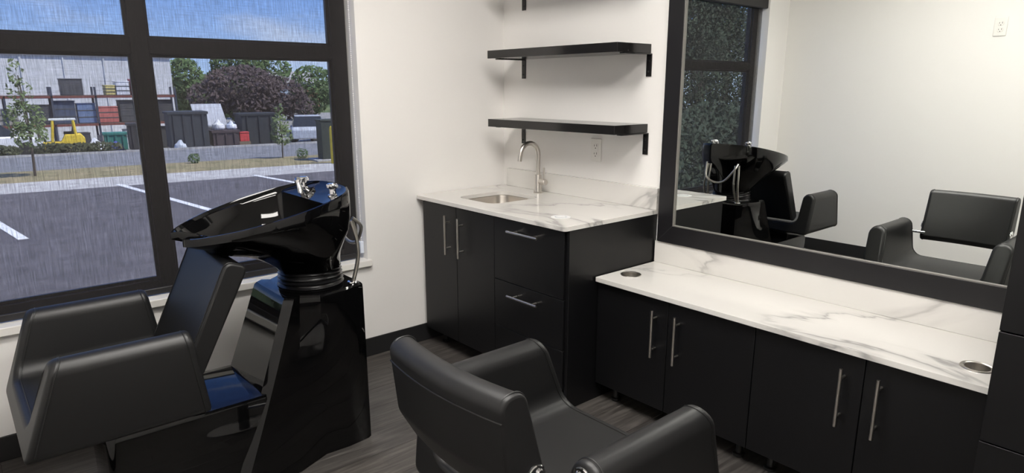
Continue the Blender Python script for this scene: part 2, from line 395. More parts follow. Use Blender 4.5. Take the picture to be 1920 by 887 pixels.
# sink basin
bm = bmesh.new(); lps = []
for ins, z, rad in ((-.012, H1 - .0205, .07), (0.004, H1 - .0215, .058), (.006, H1 - .03, .057), (.012, H1 - .13, .055), (.03, H1 - .155, .05), (.05, H1 - .165, .04)):
    lps.append([(u, v, z) for u, v in rrect(-.512 + ins, -.178 - ins, -.520 + ins, -.205 - ins, rad, 8)])
loft(lps, cap=False, bm=bm); bm.faces.new([bm.verts.new(p) for p in lps[-1]]); bmesh.ops.remove_doubles(bm, verts=bm.verts, dist=1e-5)
sk = thing('sink_basin', 'undermount stainless steel sink basin set in the countertop', 'sink', (-.345, -.362, H1 - .165))
part('bowl', bm, M_sinksteel, sk, smooth=50)
part('drain', lathe([(.001, .002), (.02, .002), (.038, .004), (.042, .001)], (-.345, -.362, H1 - .165), 28, cap=False), M_chrome, sk)

# faucet
FX, FY = -.082, -.392
fa = thing('faucet', 'brushed nickel gooseneck faucet beside the sink basin', 'faucet', (FX, FY, H1))
part('body', lathe([(.026, 0), (.027, .004), (.0215, .008), (.0205, .012), (.0205, .098), (.0195, .102), (.013, .104)], (FX, FY, H1), 28), M_steel, fa)
R_ = .066; zt = H1 + .213
pth = [(FX, FY, H1 + .10), (FX, FY, H1 + .15)] + [(FX - R_ + R_ * cos(a), FY, zt + R_ * sin(a)) for a in [pi * k / 18 for k in range(0, 18)]] + [(FX - 2 * R_ - .002, FY, zt), (FX - 2 * R_ - .006, FY, zt - .028)]
part('spout', tube(pth, .0125, 16), M_steel, fa)
bm = cyl((FX, FY - .014, H1 + .065), (FX, FY - .062, H1 + .065), .0165, 20)
part('valve', bm, M_steel, fa, bevel=.003)
part('lever', tube([(FX, FY - .048, H1 + .078), (FX - .004, FY - .050, H1 + .145)], .0052, 12), M_steel, fa, bevel=.001)

# white disc on countertop
gd = thing('charging_disc', 'flat round white charging disc set on the quartz countertop', 'disc', (-.49, -.985, H1))
part('rim', lathe([(.001, .0006), (.044, .0006), (.046, .0004), (.046, .0)], (-.49, -.985, H1), 40, cap=False), mat('disc_white', (.86, .86, .85), .3), gd)
part('ring', lathe([(.024, .0008), (.024, .0016), (.0275, .0016), (.0275, .0008)], (-.49, -.985, H1), 40, cap=False), mat('disc_ring', (.42, .44, .47), .3), gd)
part('pad', lathe([(.001, .0014), (.0235, .0014), (.0235, .0006)], (-.49, -.985, H1), 40, cap=False), mat('disc_white', (.86, .86, .85), .3), gd)

# outlets
def outlet(lab, mapf, gfci, s=1.0):
    c = Vector(mapf(0, 0, 0)); t = thing('wall_outlet', lab, 'outlet', c)
    def slab(u0, u1, v0, v1, t0, t1, bm=None):
        pts = [mapf(u, v, q) for q in (t0, t1) for u, v in ((u0, v0), (u1, v0), (u1, v1), (u0, v1))]
        return loft([pts[:4], pts[4:]], bm=bm)
    part('plate', slab(-.0365, .0365, -.059, .059, 0, .006), M_plastic, t, bevel=.003)
    def holes(cv):
        for q in ((-.009, -.0065, cv - .002, cv + .009), (.0065, .009, cv - .002, cv + .007), (-.0025, .0025, cv - .013, cv - .008)):
            part('slot', slab(*q, .0078, .0086), M_slot, t, smooth=None)
    if gfci:
        part('face', slab(-.0165, .0165, -.034, .034, .006, .008), M_plastic, t, bevel=.001)
        part('test_button', slab(-.006, .006, .001, .005, .0078, .0088), M_plastic, t); part('reset_button', slab(-.006, .006, -.007, -.003, .0078, .0088), M_plastic, t); holes(.021); holes(-.020)
    else:
        for cv in (.020, -.020):
            part('face', loft([[mapf(u, v, .006) for u, v in rrect(-.0165, .0165, cv - .0145, cv + .0145, .010, 4)], [mapf(u, v, .008) for u, v in rrect(-.0165, .0165, cv - .0145, cv + .0145, .010, 4)]]), M_plastic, t, bevel=.001)
            holes(cv)
outlet('white rectangular wall outlet above the countertop under the lowest shelf', lambda u, v, q: (-.0002 - q, -.748 + u, 1.117 + v), True)
outlet('white duplex wall outlet reflected high in the mirror', lambda u, v, q: (XL + .0002 + q, -1.593 + u * 1.1, 1.85 + v * 1.1), False)

# ------------------------------------------------------------------ mirror
mi = thing('wall_mirror', 'large black-framed wall mirror above the vanity', 'mirror', (-.015, -1.93, .714))
Y0, Y1, Z0, Z1, fwid = -2.688, -1.182, .7135, 2.16, .084
def rail(a, b_, c, d_):
    P4 = (a, b_, c, d_)
    return loft([[(x, y, z) for y, z in P4] for x in (-.002, -.031)])
iY0, iY1, iZ0, iZ1 = Y0 + fwid, Y1 - fwid, Z0 + fwid, Z1 - fwid
for q in (((Y0, Z0), (Y1, Z0), (iY1, iZ0), (iY0, iZ0)), ((Y1, Z0), (Y1, Z1), (iY1, iZ1), (iY1, iZ0)), ((Y1, Z1), (Y0, Z1), (iY0, iZ1), (iY1, iZ1)), ((Y0, Z1), (Y0, Z0), (iY0, iZ0), (iY0, iZ1))):
    part('frame_rail', rail(*q), M_frame, mi, bevel=.0015)
for q in ((iY0 + .004, iY1 - .004, iZ0, iZ0 + .004), (iY1 - .004, iY1, iZ0, iZ1), (iY0, iY0 + .004, iZ0, iZ1)):
    part('inner_lip', box(-.029, -.0205, q[0], q[1], q[2], q[3]), M_edge, mi)
part('glass', box(-.020, -.004, iY0 + .0005, iY1 - .0005, iZ0 + .0005, iZ1 - .0005), M_silver, mi, smooth=None)

# ------------------------------------------------------------------ shelves
for zt, lab in ((1.264, 'black wall shelf just above the faucet, lowest of three'), (1.630, 'black wall shelf in the middle of the three'), (1.998, 'black wall shelf at the top of the picture, only its bracket showing')):
    t = thing('wall_shelf', lab, 'shelf', (0, -.61, zt - .042), 'black wall shelves')
    part('board', box(-.243, -.001, -1.073, -.150, zt - .042, zt), M_shelf, t, bevel=.0015)
    for ya in (-.196, -1.081):
        bk = bmesh.new()
        box(-.006, -.0005, ya, ya + .030, zt - .147, zt - .043, bk); box(-.20, -.006, ya, ya + .030, zt - .0475, zt - .0425, bk)
        br = part('bracket', bk, M_shelf, t, bevel=.001)
        for zz in (zt - .075, zt - .125): part('screw', cyl((-.006, ya + .015, zz), (-.008, ya + .015, zz), .0045, 10), M_leg, br)

# ------------------------------------------------------------------ salon chairs (forward = +X in local space)
def u_section(Wt=.330, Wb=.318, t=.085, zt=.69, zb=.40, zs=.475, fr=.055):
    pts = []
    ro = .03; ra = t / 2
    pts += [(Wb - ro + ro * cos(a), zb + ro + ro * sin(a)) for a in [-pi / 2 + pi / 2 * k / 5 for k in range(6)]]
    pts += [(Wt - ra + ra * cos(a), zt - ra + ra * sin(a)) for a in [pi * k / 10 for k in range(11)]]
    wi = Wb - t
    pts += [(wi - fr + fr * cos(a), zs + fr - fr * sin(a)) for a in [pi / 2 * k / 6 for k in range(7)]]
    return pts + [(-w, z) for w, z in reversed(pts)]
def xfront(z): return .275 - (z - .40) / .29 * .097 - .02 * max(0, (z - .64) / .05) ** 2 * .4
def xrear(z): return -.235 + (z - .40) / .29 * .040
def chair_shell(root, dr=0.0):
    sec = u_section()
    fl_, rl = [(xfront(z), w, z) for w, z in sec], [(xrear(z) - dr, w, z) for w, z in sec]
    loops = [[tuple(Vector(a).lerp(Vector(b_), k)) for a, b_ in zip(rl, fl_)] for k in (0, .5, 1)]
    sh = part('seat_shell', loft(loops), M_leather, root, world=False, smooth=50, bevel=.014, seg=4, angle=55)
    for lp, dx, n_ in ((fl_, -.022, 'piping'), (rl, .022, 'piping')):
        cen = Vector((0, 0, .52))
        path = [Vector((p[0] + dx, p[1], p[2])) for p in lp]
        part(n_, tube(path, .0022, 6, closed=True), M_stitch, sh, world=False)
    return sh
def backrest(root, prof, hw, sag, plates=None, name='backrest'):
    """prof: side outline (x, z), lofted across the width with a gentle curve"""
    N = 12; loops = []
    for k in range(N + 1):
        t = -1 + 2 * k / N; off = -sag * (1 - t * t)
        loops.append([(x + off, t * hw, z) for x, z in prof])
    b_ = part(name, loft(loops), M_leather, root, world=False, smooth=50, bevel=.008, seg=3, angle=55)
    for s in (-1, 1):
        cx = sum(p[0] for p in prof) / len(prof); cz = sum(p[1] for p in prof) / len(prof)
        part('piping', tube([(x, s * (hw - .012), z) for x, z in prof], .0024, 6, closed=True), M_stitch, b_, world=False)
    return b_
def slab_profile(pts, rads, n=5):
    """rounded polygon from corner points with a radius each"""
    out_ = []; m_ = len(pts)
    for i in range(m_):
        p = Vector(pts[i]).to_2d(); a = (Vector(pts[i - 1]).to_2d() - p); b_ = (Vector(pts[(i + 1) % m_]).to_2d() - p); r = rads[i]
        ang = a.angle(b_); d = min(r / math.tan(ang / 2), a.length * .48, b_.length * .48); r = d * math.tan(ang / 2)
        a.normalize(); b_.normalize(); c = p + (a + b_).normalized() * (r / sin(ang / 2))
        s0 = p + a * d - c; s1 = p + b_ * d - c; th = math.atan2(s0.x * s1.y - s0.y * s1.x, s0.dot(s1))
        for k in range(n + 1):
            q = Matrix.Rotation(th * k / n, 2) @ s0; out_.append((c.x + q.x, c.y + q.y))
    return out_

# styling chair
stc = thing('styling_chair', 'black leather styling chair facing the vanity mirror', 'chair', (-1.468, -1.985, 0))
chair_shell(stc, .03)
pr = slab_profile([(-.384, .850), (-.318, .852), (-.246, .592), (-.262, .564), (-.312, .572), (-.364, .665)], [.030, .032, .015, .015, .03, .05])
br_ = backrest(stc, pr, .212, .022)
sm = part('seam', tube([(-.3785 - .022 * (1 - t * t), t * .209, .797) for t in [-1 + .1 * k for k in range(21)]], .0026, 6), M_stitch, br_, world=False)
for s in (-1, 1):
    part('pivot_bar', cyl((-.255, s * .19, .610), (-.212, s * .262, .618), .008, 14), M_chrome, stc, world=False)
    for kk in (0, 1):
        dd = .004; pl_ = part('bolt_plate', lathe([(.0001, dd), (.023, dd), (.025, dd - .002), (.025, 0)], (0, 0, 0), 24), M_chrome, stc, world=False)
        if kk == 0: pl_.rotation_euler.x = -s * pi / 2; pl_.location = (-.290, s * .2115, .652)
        else: pl_.rotation_euler.y = -pi / 2; pl_.location = (xrear(.656) - .0295, s * .286, .656)
        bl = part('bolt', lathe([(.0001, .009), (.006, .009), (.0085, .006), (.0085, .003)], (.006, .008, 0), 16), M_chrome, pl_, world=False)
part('seat_mount', box(-.12, .14, -.13, .13, .375, .402), M_leg, stc, world=False, bevel=.004)
part('column', lathe([(.024, .17), (.024, .38)], (0, 0, 0), 24), M_chrome, stc, world=False)
part('column_sleeve', lathe([(.045, .03), (.043, .2), (.035, .21)], (0, 0, 0), 28), M_leg, stc, world=False)
part('base', lathe([(.29, 0), (.292, .006), (.285, .014), (.16, .026), (.06, .034), (.045, .04)], (0, 0, 0), 48), M_chrome, stc, world=False)
bm = tube([(.02, -.05, .16), (.26, -.10, .12), (.34, -.16, .11), (.34, .16, .11), (.26, .10, .12), (.02, .05, .16)], .011, 12)
part('footrest', bm, M_chrome, stc, world=False)
bm = bmesh.new(); tube([(-.04, -.045, .25), (-.20, -.12, .235), (-.27, -.16, .22)], .006, 10, bm)
part('pump_lever', bm, M_chrome, stc, world=False)

# ------------------------------------------------------------------ shampoo chair with bowl
SX, SY = -2.28, -.64
sh = thing('shampoo_chair', 'black leather shampoo chair joined to a glossy black wash bowl by the window', 'shampoo chair', (SX, SY, 0), rz=pi)
chair_shell(sh)
pr = slab_profile([(-.425, .842), (-.352, .868), (-.185, .520), (-.238, .486)], [.022, .026, .02, .02])
backrest(sh, pr, .214, .006)
def sp(n, bm, M, par=sh, **k): return part(n, bm, M, par, world=False, **k)
# local: X = SX - x, Y = SY - y
def loc(x, y, z): return (SX - x, SY - y, z)
loops = []
def boxloop(x0, x1, hw, z, r=.03): return [loc(u, SY + v, z) for u, v in rrect(x0, x1, -hw, hw, r, 5)]
sp('seat_base', loft([boxloop(-2.34, -1.80, .185, 0), boxloop(-2.34, -1.80, .185, .33), boxloop(-2.335, -1.805, .180, .345), boxloop(-2.30, -1.84, .15, .350)]), M_gloss, smooth=50)
sp('seat_plinth', box(-.245, .055, -.183, .183, .344, .402), M_gloss, bevel=.004)
# pedestal: sections from floor to top
def pedloop(z):
    t = z / .68
    xf = -1.985 + .265 * t ** .9; xb = -1.392
    hf = .225 - .055 * t ** .7; hm = .185; hb = .145
    pts = [(xb, -hb + .01), (xb, hb - .01), (xb - .015, hb), (-1.50, hm - .030 + .02 * t), (-1.60, hm - .035 + .045 * t), (-1.66 - .07 * (1 - t), hf - .02), (xf + .03, hf), (xf, hf - .025)]
    pts = [(x, v) for x, v in pts]
    full = pts[1:] + [(xf - .0, .05)] + [(xf - .0, -.05)] + [(x, -v) for x, v in reversed(pts[1:])]
    return [loc(x, SY + v, z) for x, v in full]
zs_ = [0, .08, .18, .28, .38, .48, .58, .655]
lp = [pedloop(z) for z in zs_]
def shrink(lpz, k, dz):
    cx = sum(p[0] for p in lpz) / len(lpz); return [(cx + (p[0] - cx) * k, p[1] * k, p[2] + dz) for p in lpz]
lp += [shrink(pedloop(.672), .995, 0), shrink(pedloop(.68), .965, 0), shrink(pedloop(.68), .90, .001)]
sp('pedestal', loft(lp), M_gloss, smooth=28)
# rubber boot
prof = []
for k in range(25):
    z = .680 + k * .0032; prof.append((.124 + .005 * sin(k * 1.35) - .0003 * k, z))
bm = lathe(prof, (0, 0, 0), 48)
for vtx in bm.verts:
    a = math.atan2(vtx.co.y, vtx.co.x); vtx.co.z += .016 * sin(a + .9) * (vtx.co.z - .68) / .08 + .004 * sin(2 * a + vtx.co.z * 50) * (vtx.co.z - .675) / .08
    vtx.co.x += SX + 1.548
sp('rubber_boot', bm, M_boot, smooth=60)
# bowl
WPT = [(-2.018, .082), (-1.98, .138), (-1.885, .210), (-1.79, .246), (-1.69, .260), (-1.60, .254), (-1.51, .228), (-1.455, .185), (-1.425, .12)]
half = [(-1.940, 0), (-1.950, .028), (-1.986, .052), (-2.012, .066)] + WPT + [(-1.416, .06), (-1.413, 0)]
def catmull(P, n):
    o = []
    for i in range(len(P) - 1):
        p0, p1, p2, p3 = P[max(i - 1, 0)], P[i], P[i + 1], P[min(i + 2, len(P) - 1)]
        for k in range(n):
            t = k / n
            o.append(tuple(.5 * (2 * b_ + (c - a) * t + (2 * a - 5 * b_ + 4 * c - d_) * t * t + (3 * b_ - a - 3 * c + d_) * t ** 3) for a, b_, c, d_ in zip(p0, p1, p2, p3)))
    return o + [P[-1]]
hc = catmull(half, 5)
rim = hc + [(x, -v) for x, v in reversed(hc[1:-1])]
def rimz(x, v):
    z = 1.060 + .214 * (x + 1.44)
    if x < -1.9: z -= .028 * max(0, 1 - (abs(v) / .06) ** 2)
    return z
NC = (-1.548, 0)
ZN = .745
def smooth_tab(tab, s):
    for (s0, *a), (s1, *b_) in zip(tab, tab[1:]):
        if s <= s1:
            k = (s - s0) / (s1 - s0); return [u + (w - u) * k for u, w in zip(a, b_)]
    return list(tab[-1][1:])
FT = [(0, 0, 0), (.12, .0, .10), (.25, .11, .17), (.45, .32, .29), (.62, .52, .43), (.78, .74, .61), (.9, .91, .80), (1, 1, 1)]
BT = [(0, 0, 0), (.12, -.04, .14), (.25, -.05, .32), (.38, .10, .46), (.5, .45, .56), (.65, .75, .66), (.85, .95, .84), (1, 1, 1)]
STB = [(0, 0, 0), (.12, -.015, .12), (.25, .03, .28), (.38, .12, .44), (.5, .26, .57), (.65, .48, .72), (.85, .82, .89), (1, 1, 1)]
outer = []
SN = [0, .03, .08, .12, .18, .25, .32, .38, .45, .53, .62, .7, .78, .85, .92, 1]
for s in SN:
    lpz = []
    for x, v in rim:
        a = math.atan2(v, x - NC[0]); ca = cos(a); w = abs(ca) ** 1.6
        f_, b_ = smooth_tab(STB, s), smooth_tab(BT if ca > 0 else FT, s); kr = f_[0] * (1 - w) + b_[0] * w; kz = f_[1] * (1 - w) + b_[1] * w
        nx, nv = NC[0] + .118 * cos(a), .118 * sin(a); rz_ = rimz(x, v)
        lpz.append((x + (nx - x) * kr, v + (nv - v) * kr, rz_ - .006 + (ZN - rz_) * kz))
    outer.append(lpz)
HC = (-1.735, 0)
def hole_pt(x, v, k=1.0):
    dx, dv = x - HC[0], v; d = math.hypot(dx, dv); q = (d - .026) / d
    hx, hv = HC[0] + dx * q, dv * q
    lim = -1.552
    if hx > lim:
        t = (lim - HC[0]) / (hx - HC[0]); hx, hv = lim + .2 * (hx - lim) * 0, hv * (.35 + .65 * t)
    return HC[0] + (hx - HC[0]) * k, hv * k
inner = []
inner.append([(x + (HC[0] - x) * .006, v * .994, rimz(x, v)) for x, v in rim])
inner.append([(x + (HC[0] - x) * .03, v * .97, rimz(x, v) + .001) for x, v in rim])
inner.append([(x + (HC[0] - x) * .055, v * .945, rimz(x, v) - .010) for x, v in rim])
for k, dz in ((1.0, .016), (.985, .028), (.95, .055), (.90, .09), (.82, .125), (.70, .155), (.5, .178), (.25, .188), (.08, .190)):
    lpz = []
    for x, v in rim:
        hx, hv = hole_pt(x, v, k); dep = .55 + .45 * min(1, max(0, (hx + 2.02) / .40))
        hx += (1 - k) * .10
        lpz.append((hx, hv, rimz(hx, hv) - dz * dep * (1 + .25 * (1 - k))))
    inner.append(lpz)
allr = [[loc(x, SY + v, z) for x, v, z in l_] for l_ in outer[::-1] + inner]
bowl = sp('wash_bowl', loft(allr), M_gloss, smooth=50)
# bowl fittings
def knob(dy, nm):
    zb = rimz(-1.492, dy) - .014; c = loc(-1.492, SY + dy, zb)
    bm = lathe([(.019, 0), (.019, .006), (.013, .010), (.012, .028), (.017, .030), (.0185, .036), (.0185, .046), (.015, .050), (.001, .051)], c, 20)
    for k in range(4):
        a = k * pi / 2 + .4; cyl((c[0] + .006 * cos(a), c[1] + .006 * sin(a), c[2] + .040), (c[0] + .024 * cos(a), c[1] + .024 * sin(a), c[2] + .041), .006, 8, bm)
    return sp(nm, bm, M_chrome, bowl)
knob(.130, 'tap'); knob(-.130, 'tap')
def lp3(*pts): return [loc(x, SY + v, z) for x, v, z in pts]
def spl(P, n=8): return catmull([tuple(p) for p in P], n)
sp('spray_head', tube(lp3((-1.512, .132, 1.074), (-1.516, .124, 1.066), (-1.518, .120, 1.058), (-1.522, .100, 1.030), (-1.525, .086, 1.012)), [.016, .016, .010, .012, .009], 14), M_chrome, bowl)
sp('spray_hose', tube(lp3(*spl([(-1.520, .085, 1.018), (-1.530, .068, 1.022), (-1.542, .06, .99), (-1.546, .06, .94), (-1.55, .06, .90)])), .0068, 10), M_hose, bowl)
# hoses behind
for P in ([(-1.405, -.10, .93), (-1.392, -.105, .86), (-1.392, -.108, .78), (-1.425, -.115, .675)], [(-1.42, -.118, .93), (-1.405, -.128, .86), (-1.402, -.13, .78), (-1.43, -.126, .675)],
          [(-1.405, .10, .93), (-1.392, .105, .86), (-1.395, .12, .78), (-1.425, .115, .675)], [(-1.41, .085, .93), (-1.39, .080, .86), (-1.395, .09, .78), (-1.425, .10, .675)],
          [(-1.41, -.115, .94), (-1.372, -.11, .90), (-1.362, -.05, .83), (-1.362, .02, .815), (-1.366, .09, .85), (-1.405, .115, .94)]):
    sp('hose', tube(lp3(*spl(P)), .0068, 10), M_hose)
for dy in (-.12, .108):
    c = loc(-1.428, SY + dy, .680); sp('hose_collar', lathe([(.019, -.002), (.021, .003), (.019, .007), (.012, .008)], c, 20), M_chrome)

# ------------------------------------------------------------------ outside
ROT = radians(-6.9)
GP = [(-8, -.57), (12.75, -.57), (14.55, -.57), (17, -.57), (30, -1.25), (42, -2.1), (95, -2.1), (170, 3.2), (320, 4)]
def zg(x, y):
    yp = .12 * x + .993 * y
    for (a, za), (b_, zb) in zip(GP, GP[1:]):
        if yp <= b_: return za + (zb - za) * max(0, (yp - a)) / (b_ - a)
    return GP[-1][1]
def strip(ya, yb, xa=-90, xb=140, dz=0, th=.15, nseg=1):
    """ground strip between two distances along the car park's own axis"""
    Ys = [ya] + [g for g, _ in GP if ya < g < yb] + [yb]
    bm = bmesh.new(); prev = None; c, s = cos(ROT), sin(ROT)
    def z_at(q):
        for (a, za), (b_, zb) in zip(GP, GP[1:]):
            if q <= b_ + 1e-9: return za + (zb - za) * (q - a) / (b_ - a)
    secs = []
    for q in Ys:
        z = z_at(q) + dz
        secs.append([(c * x - s * q, s * x + c * q, zz) for x, zz in ((xa, z), (xb, z), (xb, z - th), (xa, z - th))])
    return loft(secs, bm=bm)
M_asph = mottled('asphalt', (.085, .078, .085), (.135, .125, .132), 3.0, .9, detail=8)
M_road = mottled('road_asphalt', (.17, .17, .18), (.23, .23, .235), 1.5, .9, detail=8)
M_conc = mottled('concrete', (.40, .39, .37), (.52, .50, .48), 2.5, .9, detail=7)
M_grass = mottled('dry_grass', (.20, .18, .085), (.34, .27, .15), 1.8, .95, detail=8)
M_lawn = mottled('lawn', (.06, .11, .03), (.16, .19, .07), .4, .95, detail=8)
M_yard = mottled('yard_ground', (.24, .23, .22), (.33, .32, .30), .8, .95, detail=6)
M_paint = mat('line_paint', (.80, .80, .80), .7)
lot = struct('parking_lot', 'dark asphalt parking lot outside the window', 'parking lot', strip(.35, 12.75, -60, 80), M_asph)
def stall(k):
    x0, ya = .17 + 2.76 * k, 13.1 - .43 * k
    lpz = [[(x0 + .117 * q + a, ya - q, z) for a, z in ((-.06, -.569), (-.06, -.563), (.06, -.563), (.06, -.569))] for q in (0.0, 5.6)]
    return loft(lpz)
for k in range(-3, 6): part('parking_line', stall(k), M_paint, lot)
struct('sidewalk', 'pale concrete walk along the parking lot', 'sidewalk', strip(12.75, 14.55, -60, 80, .0), M_conc)
struct('grass_verge', 'strip of dry grass beyond the parking lot', 'grass', strip(14.55, 17, -60, 80), M_grass)
struct('road', 'grey road sloping down behind the verge', 'road', strip(17, 29.2, -70, 100), M_road)
struct('road_kerb', 'pale concrete kerb on the far side of the road', 'kerb', strip(29.2, 29.6, -70, 100, .08), M_conc)
struct('yard_ground', 'paved storage yard beyond the road', 'ground', strip(29.6, 95, -80, 140), M_yard)
struct('hill', 'grassy rise behind the yard', 'hill', strip(95, 320, -200, 320), M_lawn)

def leaves(clusters, n, size, seed):
    """foliage of folded leaf quads spread through several ellipsoids (cx, cy, cz, rx, ry, rz)"""
    R = random.Random(seed); vs, fs = [], []
    for i in range(n):
        c = R.choices(clusters, [q[3] * q[4] * q[5] for q in clusters])[0]
        while True:
            p = Vector((R.uniform(-1, 1), R.uniform(-1, 1), R.uniform(-1, 1)))
            if .15 < p.length < 1: break
        p = p.normalized() * (p.length ** .45)
        q = Vector((c[0] + p.x * c[3], c[1] + p.y * c[4], c[2] + p.z * c[5])); s = size * R.uniform(.6, 1.4)
        a = Vector((R.uniform(-1, 1), R.uniform(-1, 1), R.uniform(-1, 1))).normalized(); b_ = a.orthogonal().normalized(); k = len(vs); nn = a.cross(b_)
        vs += [q - a * s, q + b_ * s * .5 + nn * s * .2, q + a * s, q - b_ * s * .5 + nn * s * .2]; fs += [(k, k + 1, k + 2, k + 3)]
    me = bpy.data.meshes.new('foliage'); me.from_pydata([tuple(v_) for v_ in vs], [], fs); return me
def leafmat(n_, c1, c2): return mottled(n_, c1, c2, .9, .85, detail=3)
M_bark = mat('bark', (.10, .08, .065), .9)
LG = leafmat('green_leaf', (.05, .10, .03), (.13, .20, .07)); LD = leafmat('dark_evergreen_leaf', (.024, .036, .022), (.046, .064, .038))
LP = leafmat('purple_leaf', (.055, .040, .045), (.12, .085, .085)); LY = leafmat('young_leaf', (.10, .15, .05), (.22, .28, .12)); LS = leafmat('shrub_leaf', (.035, .045, .02), (.09, .10, .05))
def tree(name, lab, x, y, clusters, n, size, M, trunk, seed, cat='tree', group=None):
    """clusters relative to the foot"""
    z = zg(x, y); t = thing(name, lab, cat, (x, y, z), group)
    f = put('foliage', leaves(clusters, n, size, seed), M, t); f['kind'] = 'stuff'
    if trunk:
        h, r = trunk; bm = tube([(0, 0, -.05), (.02 * h, 0, h * .5), (0, .02 * h, h)], [r, r * .8, r * .4], 8)
        top = max(clusters, key=lambda q: q[2])
        for q in clusters[:5]: tube([(0, 0, h * .55), ((q[0]) * .5, q[1] * .5, (h * .6 + q[2]) / 2), (q[0], q[1], q[2])], [r * .45, r * .3, r * .15], 6, bm)
        part('trunk', bm, M_bark, t, world=False)
    return t
tree('young_tree', 'slender young green tree at the left edge of the window', -1.02, 16.0, [(-.05, 0, 2.35, .16, .16, .30), (-.02, 0, 1.9, .25, .25, .35), (0, 0, 1.35, .40, .40, .40), (.02, 0, .95, .38, .38, .28)], 650, .055, LY, (2.3, .03), 3)
tree('young_tree', 'slender young green tree in front of the dark containers', 5.03, 16.2, [(0, 0, 1.35, .12, .12, .25), (0, 0, 1.0, .24, .24, .3), (.02, 0, .65, .32, .32, .28)], 520, .05, LY, (1.5, .022), 4)
for x, y, s_, sd, lab in ((2.64, 16.41, .16, 5, 'small round shrub on the verge left of the thin tree'), (5.42, 15.7, .17, 6, 'small round shrub on the verge beside the utility cabinet')):
    tree('verge_shrub', lab, x, y, [(0, 0, s_ * .8, s_, s_, s_ * .85)], 160, .035, LG, (.1, .01), sd, 'shrub', 'shrubs on the grass verge')
tree('purple_tree', 'broad purple-leaved tree behind the dark containers', 12.0, 38.5, [(-.3, 0, 3.4, 2.3, 2, 1.3), (1.8, 0, 2.9, 1.8, 1.6, 1.2), (-2.1, 0, 2.8, 1.3, 1.5, 1.0), (2.9, -.5, 2.2, 1.0, 1.2, .9), (0, -.8, 2.4, 1.9, 1.2, .9)], 5200, .15, LP, (2.4, .2), 8)
for x, y, cl, n, sd, lab in ((14.6, 61, [(0, 0, 3.8, 1.6, 2, 2.4), (-.5, 0, 2.6, 1.4, 1.5, 1.8), (.5, 0, 2.8, 1.4, 1.5, 1.6)], 2200, 11, 'green tree beside the corner of the white warehouse'),
                             (21.2, 66, [(0, 0, 5.8, 2.8, 2.5, 1.8), (2.5, 0, 5.3, 2.6, 2, 1.7), (-2, 0, 3.8, 2, 2, 1.6), (0, 0, 2.2, 2.8, 2, 2)], 3600, 12, 'tall green tree rising above the purple tree'),
                             (26.0, 78, [(0, 0, 3.8, 2.5, 2.2, 1.8), (1, 0, 2.4, 2.2, 2, 1.7)], 1800, 13, 'green tree right of the purple tree top'),
                             (30.5, 70, [(0, 0, 3.8, 2.6, 2.3, 2.2), (-.8, 0, 2.2, 2.4, 2, 1.7)], 2000, 14, 'green tree at the right edge of the window view')):
    tree('green_tree', lab, x, y, cl, n, .26, LG, (3, .2), sd, group='green trees behind the yard')
for k, (x, y, h, lab) in enumerate(((-9.5, 7.5, 8.6, 'dark evergreen tree reflected in the mirror, nearest to the window'), (-13.4, 8.7, 9.6, 'dark evergreen tree reflected in the mirror, second from the window'), (-17.6, 10.4, 9.8, 'dark evergreen tree reflected in the mirror, third from the window'),
                                  (-22.5, 12.5, 10.5, 'dark evergreen tree reflected in the mirror, fourth from the window'), (-15.5, 3.4, 9.8, 'dark evergreen tree reflected in the mirror, closest to the building'), (-20.5, 5.6, 10.5, 'dark evergreen tree reflected in the mirror, behind the others'))):
    tree('evergreen_tree', lab, x, y, [(0, 0, h * .80, .9, .9, h * .20), (0, 0, h * .55, 1.4, 1.4, h * .28), (0, 0, h * .26, 1.6, 1.6, h * .26)], 22000, .05, LD, (h * .8, .16), 30 + k, group='evergreen trees in a row beside the parking lot')
tree('tall_hedge', 'tall dark hedge under the evergreen trees reflected in the mirror', -12, 5.2, [(-7.5 + 1.5 * k, 2.6 - .5 * k, .75 + .1 * sin(k * 2.1), 1.2, .7, .95) for k in range(11)], 26000, .045, LD, (.6, .05), 60, 'hedge')
tree('low_hedge', 'low dark hedge in front of the yellow forklift', 1.8, 30.2, [(-1.0, 0, .24, .7, .5, .24), (0, 0, .22, .8, .5, .24), (.9, 0, .24, .75, .5, .22)], 900, .09, LS, (.2, .03), 50, 'hedge')
tree('low_hedge', 'low dark hedge at the left edge of the window view', -.75, 30.3, [(0, 0, .22, .6, .5, .24)], 350, .09, LS, (.2, .03), 51, 'hedge')

def cmat(n_, c, r=.6): return mat(n_, c, r)
def at_ground(name, lab, cat, x, y, rz=ROT, group=None): return thing(name, lab, cat, (x, y, zg(x, y) - .01), group, rz)
def lpart(n_, bm, M, t, **k): return part(n_, bm, M, t, world=False, **k)
# utility cabinet and bollard
t = at_ground('utility_cabinet', 'dark green utility cabinet beside the yellow bollard', 'utility box', 5.80, 14.80)
lpart('body', box(-.22, .22, -.22, .22, 0, 1.1), cmat('utility_green', (.035, .045, .035)), t, bevel=.015); lpart('lid', box(-.24, .24, -.24, .24, 1.1, 1.16), cmat('utility_green', (.035, .045, .035)), t, bevel=.015)
lpart('pad', box(-.45, .45, -.45, .45, -.05, .05), M_conc, t)
t = at_ground('bollard', 'yellow bollard at the right edge of the window view', 'bollard', 5.52, 13.85)
lpart('post', lathe([(.075, 0), (.075, .95), (.06, 1.0), (.02, 1.02)], (0, 0, 0), 20), cmat('bollard_yellow', (.75, .55, .04)), t)
